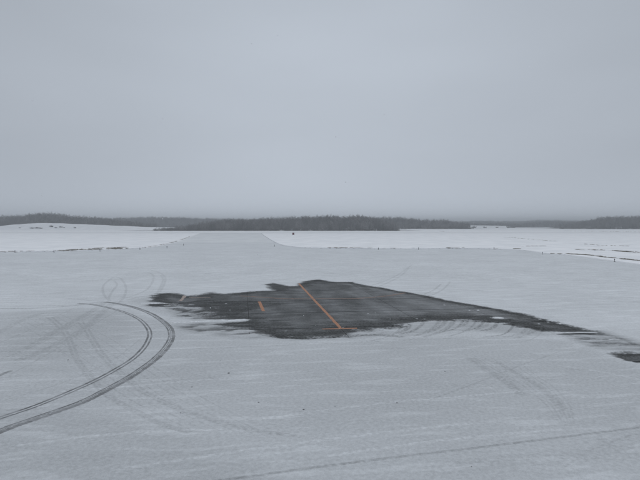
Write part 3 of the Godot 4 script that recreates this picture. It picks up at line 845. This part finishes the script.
	tag(o, "short orange crossbar at the near end of the long line", "marking", "", "structure")
	o = put("painted_dash", strip(smooth_line([[-7.04, 62.31], [-5.84, 55.42]], 0.3), 0.34, 0.004, 0.3), orange)
	tag(o, "short orange dash left of the long line", "marking", "", "structure")
	o = put("thin_line", strip(smooth_line([[-10.02, 67.27], [-8.43, 66.62], [-6.10, 65.53], [-4.10, 64.82], [0.00, 64.82], [4.23, 64.91], [6.91, 66.25], [8.95, 67.74], [11.12, 70.31]], 0.3), 0.38, 0.0058, 0.9), rust)
	tag(o, "thin faded rusty line crossing the bare pavement", "marking", "", "structure")
	o = put("worn_dash", strip(smooth_line([[-17.21, 69.50], [-16.31, 62.79]], 0.3), 0.4, 0.004, 0.9), pale)
	tag(o, "worn pinkish dash at the far left of the bare pavement", "marking", "", "structure")
	o = put("worn_line", strip(smooth_line([[-16.05, 65.80], [-13.47, 66.07]], 0.2), 0.36, 0.0055, 0.9), pale)
	tag(o, "worn pale line beside the pinkish dash", "marking", "", "structure")

	# the strong pair of tyre tracks: each side a set of thin ruts pressed into the snow
	var rut_mat := mat_plain(Color.WHITE, 0.85, true)
	var dark := Color(0.16, 0.165, 0.17)
	var light := Color(0.36, 0.37, 0.385)
	var tr := Node3D.new()
	tr.name = numbered("tyre_track")
	add_child(tr)
	tag(tr, "dark curved pair of tyre tracks sweeping in from the left", "tyre track")
	for s in [[TRACK_OUTER, -0.21, 0.13, 0.0], [TRACK_OUTER, -0.05, 0.07, 0.3], [TRACK_OUTER, 0.16, 0.25, 0.12], [TRACK_INNER, -0.15, 0.15, 0.0], [TRACK_INNER, 0.12, 0.13, 0.15]]:
		var line := smooth_line(s[0], 0.12)
		var moved := PackedVector2Array()
		for k in line.size():
			var a := line[maxi(k - 1, 0)]
			var b := line[mini(k + 1, line.size() - 1)]
			moved.append(line[k] + (b - a).normalized().orthogonal() * s[1])
		put("rut", strip(moved, s[2], SNOW_Y + 0.004 + 0.0004 * absf(s[1] * 5.0), 0.5, [dark.lerp(light, s[3]), light, s[1] * 40.0]), rut_mat, tr)

	# infield snow beyond the apron edge
	var left := ragged(LEFT_EDGE, 1.0, 1.8)
	left.append(Vector2(-1200, RUNWAY_NEAR)); left.append(Vector2(-1200, left[0].y))
	tag(put("snow_field", field_sheet(left, 0.16, 0.2, 0.9), field_mat), "deep white snow on the grass left of the taxiway", "snow", "", "structure")
	var right := ragged(RIGHT_EDGE, 1.0, 1.8)
	right.append(Vector2(1200, right[-1].y)); right.append(Vector2(1200, RUNWAY_NEAR))
	tag(put("snow_field", field_sheet(right, 0.16, 0.2, 0.9), field_mat), "deep white snow on the grass right of the taxiway", "snow", "", "structure")

	# rises
	var hill_tex := noise_tex(6, 0.03, 256, srgb(0.40, 0.40, 0.41), srgb(0.72, 0.73, 0.75))
	var hill_mat := mat_tiled(hill_tex, 40.0)
	tag(put("snow_rise", mound_mesh(MOUND, 800, 880, 940, 3), field_mat), "low white snow-covered rise in front of the far left wood", "rise", "", "structure")
	tag(put("snow_rise", mound_mesh(RISE, 1290, 1350, 1420, 4), field_mat), "small white snow-covered rise right of the central wood", "rise", "", "structure")

	# woods
	var wood_mat := mat_plain(Color.WHITE, 0.95, true)
	var clump := tree_clump(101, 6, 5.5)
	wood("grey leafless wood on the hill at the far left", [[-880.6, 20.24], [-712.0, 22.12], [-599.6, 24.36], [-577.1, 24.93], [-562.1, 26.24], [-543.4, 28.49], [-524.6, 30.17], [-509.6, 30.55], [-494.6, 29.61], [-483.4, 28.11], [-468.4, 24.74], [-449.7, 23.99], [-427.2, 22.12], [-404.7, 20.62], [-389.7, 19.49], [-356.0, 14.62], [-318.5, 10.87]], 900, 1010, 1060, 14, 8.5, clump, wood_mat, hill_mat, 1)
	wood("pale hazy wooded ridge behind the left wood", [[-771.7, 23.84], [-667.8, 26.22], [-623.3, 27.11], [-593.6, 28.00], [-549.1, 29.78], [-504.6, 30.37], [-445.2, 30.07], [-385.9, 28.29], [-341.3, 26.22], [-282.0, 25.03], [-207.8, 23.84], [-133.6, 20.87]], 1480, 1600, 1680, 15, 10.0, clump, wood_mat, hill_mat, 2)
	wood("dark leafless wood across the middle of the horizon", [[-237.5, 2.32], [-207.8, 3.95], [-185.5, 6.92], [-167.7, 10.78], [-152.9, 14.05], [-139.5, 15.98], [-126.1, 16.12], [-103.9, 17.01], [-74.2, 18.35], [-51.9, 19.24], [-29.7, 19.98], [-14.8, 21.17], [0.0, 21.47], [22.3, 22.06], [44.5, 21.17], [59.4, 22.36], [65.3, 20.28], [83.1, 18.50], [95.0, 13.45], [106.9, 6.03]], 712, 800, 850, 12, 7.5, clump, wood_mat, hill_mat, 3)
	wood("leafless wood continuing right of the middle behind a snowy strip", [[50.1, 21.02], [80.1, 23.02], [120.2, 23.63], [150.3, 23.02], [170.3, 22.62], [188.3, 19.82], [210.4, 18.82], [240.4, 18.22], [260.5, 17.41], [270.5, 15.81], [278.5, 11.00], [286.5, 3.99]], 1000, 1080, 1120, 13, 8.5, clump, wood_mat, hill_mat, 4)
	wood("palest wooded ridge low on the horizon at the right", [[448.9, 21.24], [563.2, 20.43], [653.0, 23.69], [734.6, 22.06], [816.3, 21.24], [877.5, 25.33], [930.5, 27.77], [979.5, 25.73], [1040.7, 23.69], [1101.9, 22.88], [1306.0, 25.33]], 2050, 2200, 2300, 15, 13.0, clump, wood_mat, hill_mat, 5)
	wood("low line of leafless trees before the palest ridge", [[356.2, 7.61], [378.4, 10.11], [417.4, 12.34], [456.4, 11.23], [495.3, 12.90], [523.1, 11.78], [562.1, 11.78], [584.4, 13.45], [612.2, 15.68], [645.6, 17.35], [681.8, 17.63], [723.5, 17.35], [751.3, 16.79], [779.2, 17.90], [890.5, 20.13]], 1420, 1500, 1540, 10, 9.0, clump, wood_mat, hill_mat, 6)
	wood("dark rounded wood at the far right edge", [[475.9, 3.10], [491.6, 7.82], [511.3, 13.72], [527.0, 16.08], [538.8, 19.23], [550.6, 22.37], [566.3, 23.75], [599.8, 24.34], [629.3, 24.93], [747.2, 26.70], [943.9, 24.73]], 960, 1060, 1130, 13, 8.5, clump, wood_mat, hill_mat, 7)

	# single trees at the open right end of the middle wood, and by the small rise
	var one := [tree_clump(201, 1, 0.0), tree_clump(202, 1, 0.0), tree_clump(203, 1, 0.0)]
	var rng := RandomNumberGenerator.new()
	rng.seed = 9
	var row := -1
	for q in [[175, 985, 0.95], [187, 990, 0.8], [199, 982, 0.9], [210, 992, 0.72], [221, 984, 0.85], [232, 990, 0.78], [243, 986, 0.74], [252, 992, 0.62]]:
		row += 1
		var t := put("bare_tree", one[rng.randi() % 3], wood_mat)
		t.position = Vector3(q[0], 0.05, -q[1])
		t.rotation.y = rng.randf() * TAU
		t.scale = Vector3(q[2] * 1.25, q[2], q[2] * 1.25)
		tag(t, "leafless tree, %s from the left in the loose row ending the middle wood" % NTH[row], "tree", "trees ending the middle wood")

	# shrubs
	var shrub := [shrub_mesh(1), shrub_mesh(2), shrub_mesh(3)]
	row = -1
	for q in [[20, 826, 2.2, 1.6], [32, 824, 4.5, 2.0], [37, 826, 5.0, 2.2], [41, 824, 3.5, 1.8], [51.5, 838, 4.5, 3.0], [56, 830, 3.0, 1.8], [61, 836, 3.6, 2.0], [64, 832, 2.6, 1.6], [75, 830, 2.8, 2.2]]:
		var x: float = (q[0] - 320.0) / 539.0 * q[1]
		row += 1
		var s := put("bare_shrub", shrub[rng.randi() % 3], wood_mat)
		s.position = Vector3(x, mound_height(MOUND, 800, 880, 940, x, q[1]) + 0.05, -q[1])
		s.scale = Vector3(q[2] * 0.8, q[3] * 1.2, q[2] * 0.8)
		tag(s, "low dark leafless shrub, %s from the left on the far left snowy rise" % NTH[row], "shrub", "shrubs on the snowy rise")
	row = -1
	for q in [[461, 1240, 5.0, 4.0], [466, 1230, 5.0, 3.0], [474, 1235, 7.0, 5.0], [485, 1236, 5.0, 3.5], [497, 1236, 4.0, 3.0], [509, 1238, 7.0, 6.0], [513, 1232, 7.0, 4.0], [562, 1000, 5.0, 2.6]]:
		var x: float = (q[0] - 320.0) / 539.0 * q[1]
		row += 1
		var s := put("bare_shrub", shrub[rng.randi() % 3], wood_mat)
		s.position = Vector3(x, -0.05, -q[1])
		s.scale = Vector3(q[2], q[3] * 1.5, q[2])
		tag(s, "small dark leafless shrub, %s from the left on the far right snow" % NTH[row], "shrub", "shrubs before the small rise")

	# dry grass standing out of the snow along the apron edge and across the infield
	var spots := []
	for gset in GRASS:
		var line := smooth_line(gset[0], 0.5)
		for k in int(gset[1]):
			var p := line[rng.randi() % line.size()] + Vector2(rng.randf_range(-0.4, 0.4), rng.randfn(0.0, 0.5) * gset[3])
			if n_mid.get_noise_2d(p.x * 0.35, p.y * 0.35) + rng.randf_range(-0.35, 0.35) < 0.12: continue
			var h: float = gset[2] * rng.randf_range(0.25, 1.15)
			var b := Basis(Vector3.UP, rng.randf() * TAU).scaled(Vector3(0.9, h, 0.9))
			spots.append(Transform3D(b, Vector3(p.x, 0.14 if p.y < RUNWAY_NEAR else -0.06, -p.y)))
	var mm := MultiMesh.new()
	mm.transform_format = MultiMesh.TRANSFORM_3D
	mm.mesh = tuft_mesh()
	mm.instance_count = spots.size()
	for k in spots.size(): mm.set_instance_transform(k, spots[k])
	var grass := MultiMeshInstance3D.new()
	grass.multimesh = mm
	grass.material_override = wood_mat
	grass.name = numbered("dry_grass")
	add_child(grass)
	tag(grass, "dry brown grass poking out of the snow along the apron edge", "grass", "", "stuff")

	# edge lights
	var words := ["leftmost edge light at the left apron edge", "second edge light from the left at the apron edge", "edge light beside the thickest dry grass on the left", "edge light at the right end of the left dry grass", "edge light on the apron left of the taxiway mouth", "edge light inside the taxiway mouth on its left side", "edge light on the right side of the taxiway mouth", "edge light right of the dark grass strip in the middle", "edge light below the right end of the middle wood", "edge light in the row right of the middle", "edge light where the right apron edge bends nearer", "rightmost and nearest edge light at the apron edge"]
	for k in LIGHTS.size():
		var e := edge_light()
		e.position = Vector3(LIGHTS[k][0], SNOW_Y, -LIGHTS[k][1])
		tag(e, "small dark " + words[k], "edge light", "edge lights round the apron")

	# marker board
	var board := Node3D.new()
	board.name = numbered("marker_board")
	add_child(board)
	board.position = Vector3([-20.72, 418.33][0], 0.16, -[-20.72, 418.33][1])
	board.rotation.y = 0.12
	tag(board, "small dark red marker board alone on the snow before the wood", "sign")
	var bm := BoxMesh.new(); bm.size = Vector3(1.5, 1.45, 0.14)
	var panel := put("panel", bm, mat_plain(srgb(0.13, 0.03, 0.032), 0.6), board); panel.position = Vector3(0, 1.25, 0)
	var fm := BoxMesh.new(); fm.size = Vector3(1.62, 0.1, 0.2)
	for y in [0.5, 2.0]:
		put("frame_rail", fm, mat_plain(srgb(0.03, 0.03, 0.032), 0.6), board).position = Vector3(0, y, 0)
	var lm := BoxMesh.new(); lm.size = Vector3(0.1, 0.75, 0.1)
	for x in [-0.55, 0.55]:
		put("leg", lm, mat_plain(srgb(0.03, 0.03, 0.032), 0.6), board).position = Vector3(x, 0.2, 0)

	# clods of dirty ice on the apron
	var clod_mat := mat_plain(srgb(0.16, 0.163, 0.17), 0.7)
	var clod_words := ["below the left end of the bare pavement, largest of all", "between the dark tyre curve and the largest clod, further down", "just above and left of the largest clod", "left one of two close together below the largest clod", "below the middle of the bare pavement, left of centre", "beside the faint tyre pair at the lower left", "inside the dark tyre curve at the left", "on the snow below the right part of the bare pavement", "in the middle of the foreground, right of centre", "just left of the clod in the middle of the foreground", "close under the right tail of the bare pavement", "nearest of all, at the lower right edge", "right one of two close together below the largest clod"]
	for k in CLODS.size():
		var q: Array = CLODS[k]
		var c := put("ice_clod", clod(k + 1), clod_mat)
		c.position = Vector3(q[0], SNOW_Y, -q[1])
		c.scale = Vector3(q[2], q[2] * 0.5, q[2]) * 0.6
		tag(c, "small dark ice clod " + clod_words[k], "clod", "clods on the apron")

	# falling snow
	var fv := PackedVector3Array(); var fn := PackedVector3Array(); var fi := PackedInt32Array()
	for k in 320:
		var d := rng.randf_range(3.0, 18.0)
		var p := Vector3(rng.randf_range(-0.62, 0.62) * d, 9.0 + rng.randf_range(-0.46, 0.40) * d, -d)
		var r := 0.002 + 0.0035 * pow(rng.randf(), 2.0)
		var base := fv.size()
		for a in [Vector3.RIGHT, Vector3.LEFT, Vector3.UP, Vector3.DOWN, Vector3.BACK, Vector3.FORWARD]:
			fv.append(p + a * r * rng.randf_range(0.7, 1.3)); fn.append(a)
		for a in [[0, 2, 4], [2, 1, 4], [1, 3, 4], [3, 0, 4], [2, 0, 5], [1, 2, 5], [3, 1, 5], [0, 3, 5]]:
			fi.append_array([base + a[0], base + a[1], base + a[2]])
	tag(put("falling_snow", mesh_of(fv, fn, fi), mat_plain(srgb(0.88, 0.89, 0.9))), "scattered tiny snowflakes falling through the air", "snow", "", "stuff")

func slab(poly: PackedVector2Array, t: Dictionary) -> ArrayMesh:
	# top with a small bevel, and sides down into the bedding
	var v := PackedVector3Array(); var n := PackedVector3Array(); var uv := PackedVector2Array()
	var inner := PackedVector2Array()
	var mid := Vector2.ZERO
	for p in poly: mid += p
	mid /= poly.size()
	for p in poly: inner.append(p + (mid - p).normalized() * 0.02)
	for p in inner:
		v.append(Vector3(p.x, 0.0, -p.y)); n.append(Vector3.UP); uv.append(tile_uv(t, p.x, p.y))
	var ix := Geometry2D.triangulate_polygon(inner)
	var m := poly.size()
	for k in m:
		var l := (k + 1) % m
		for ring in [[inner[k], inner[l], 0.0, poly[k], poly[l], -0.008], [poly[k], poly[l], -0.008, poly[k], poly[l], -0.05]]:
			var o := v.size()
			var away: Vector2 = ((ring[3] + ring[4]) * 0.5 - mid).normalized()
			var nn := Vector3(away.x, 0.6 if ring[2] == 0.0 else 0.0, -away.y).normalized()
			for q in [[ring[0], ring[2]], [ring[1], ring[2]], [ring[4], ring[5]], [ring[3], ring[5]]]:
				v.append(Vector3(q[0].x, q[1], -q[0].y)); n.append(nn); uv.append(tile_uv(t, q[0].x, q[0].y))
			ix.append_array([o, o + 1, o + 2, o, o + 2, o + 3])
	return mesh_of(v, n, ix, PackedColorArray(), uv)

func paint(a: Color, b: Color) -> StandardMaterial3D:
	return mat_tiled(noise_tex(13, 0.05, 256, a, b), 2.4, 0.8)

var edge_proto: Node3D
func edge_light() -> Node3D:
	if edge_proto:
		var c: Node3D = edge_proto.duplicate()
		c.name = numbered("edge_light")
		add_child(c)
		return c
	edge_proto = Node3D.new()
	edge_proto.name = numbered("edge_light")
	add_child(edge_proto)
	var body := mat_plain(srgb(0.07, 0.065, 0.06), 0.7)
	var base := CylinderMesh.new(); base.top_radius = 0.16; base.bottom_radius = 0.18; base.height = 0.08; base.radial_segments = 16
	put("base_plate", base, body, edge_proto).position.y = 0.04
	var stem := CylinderMesh.new(); stem.top_radius = 0.05; stem.bottom_radius = 0.06; stem.height = 0.4; stem.radial_segments = 12
	put("stem", stem, body, edge_proto).position.y = 0.26
	var head := CylinderMesh.new(); head.top_radius = 0.13; head.bottom_radius = 0.1; head.height = 0.12; head.radial_segments = 16
	put("lamp_housing", head, body, edge_proto).position.y = 0.5
	var lens := SphereMesh.new(); lens.radius = 0.11; lens.height = 0.24; lens.radial_segments = 16; lens.rings = 8
	put("lens", lens, mat_plain(srgb(0.05, 0.06, 0.12), 0.25), edge_proto).position.y = 0.6
	return edge_proto

func clod(seed_: int) -> ArrayMesh:
	var rng := RandomNumberGenerator.new()
	rng.seed = seed_
	var v := PackedVector3Array(); var n := PackedVector3Array(); var ix := PackedInt32Array()
	var seg := 8
	for j in 4:
		var e := j / 3.0 * PI * 0.5
		for i in seg:
			var g := TAU * i / seg
			var p := Vector3(cos(g) * cos(e), sin(e), sin(g) * cos(e)) * rng.randf_range(0.6, 1.1)
			if j == 0: p.y = -0.02
			v.append(p); n.append(p.normalized())
	for j in 3:
		for i in seg:
			var a := j * seg + i
			var b := j * seg + (i + 1) % seg
			ix.append_array([a, a + seg, b + seg, a, b + seg, b])
	return mesh_of(v, n, ix)
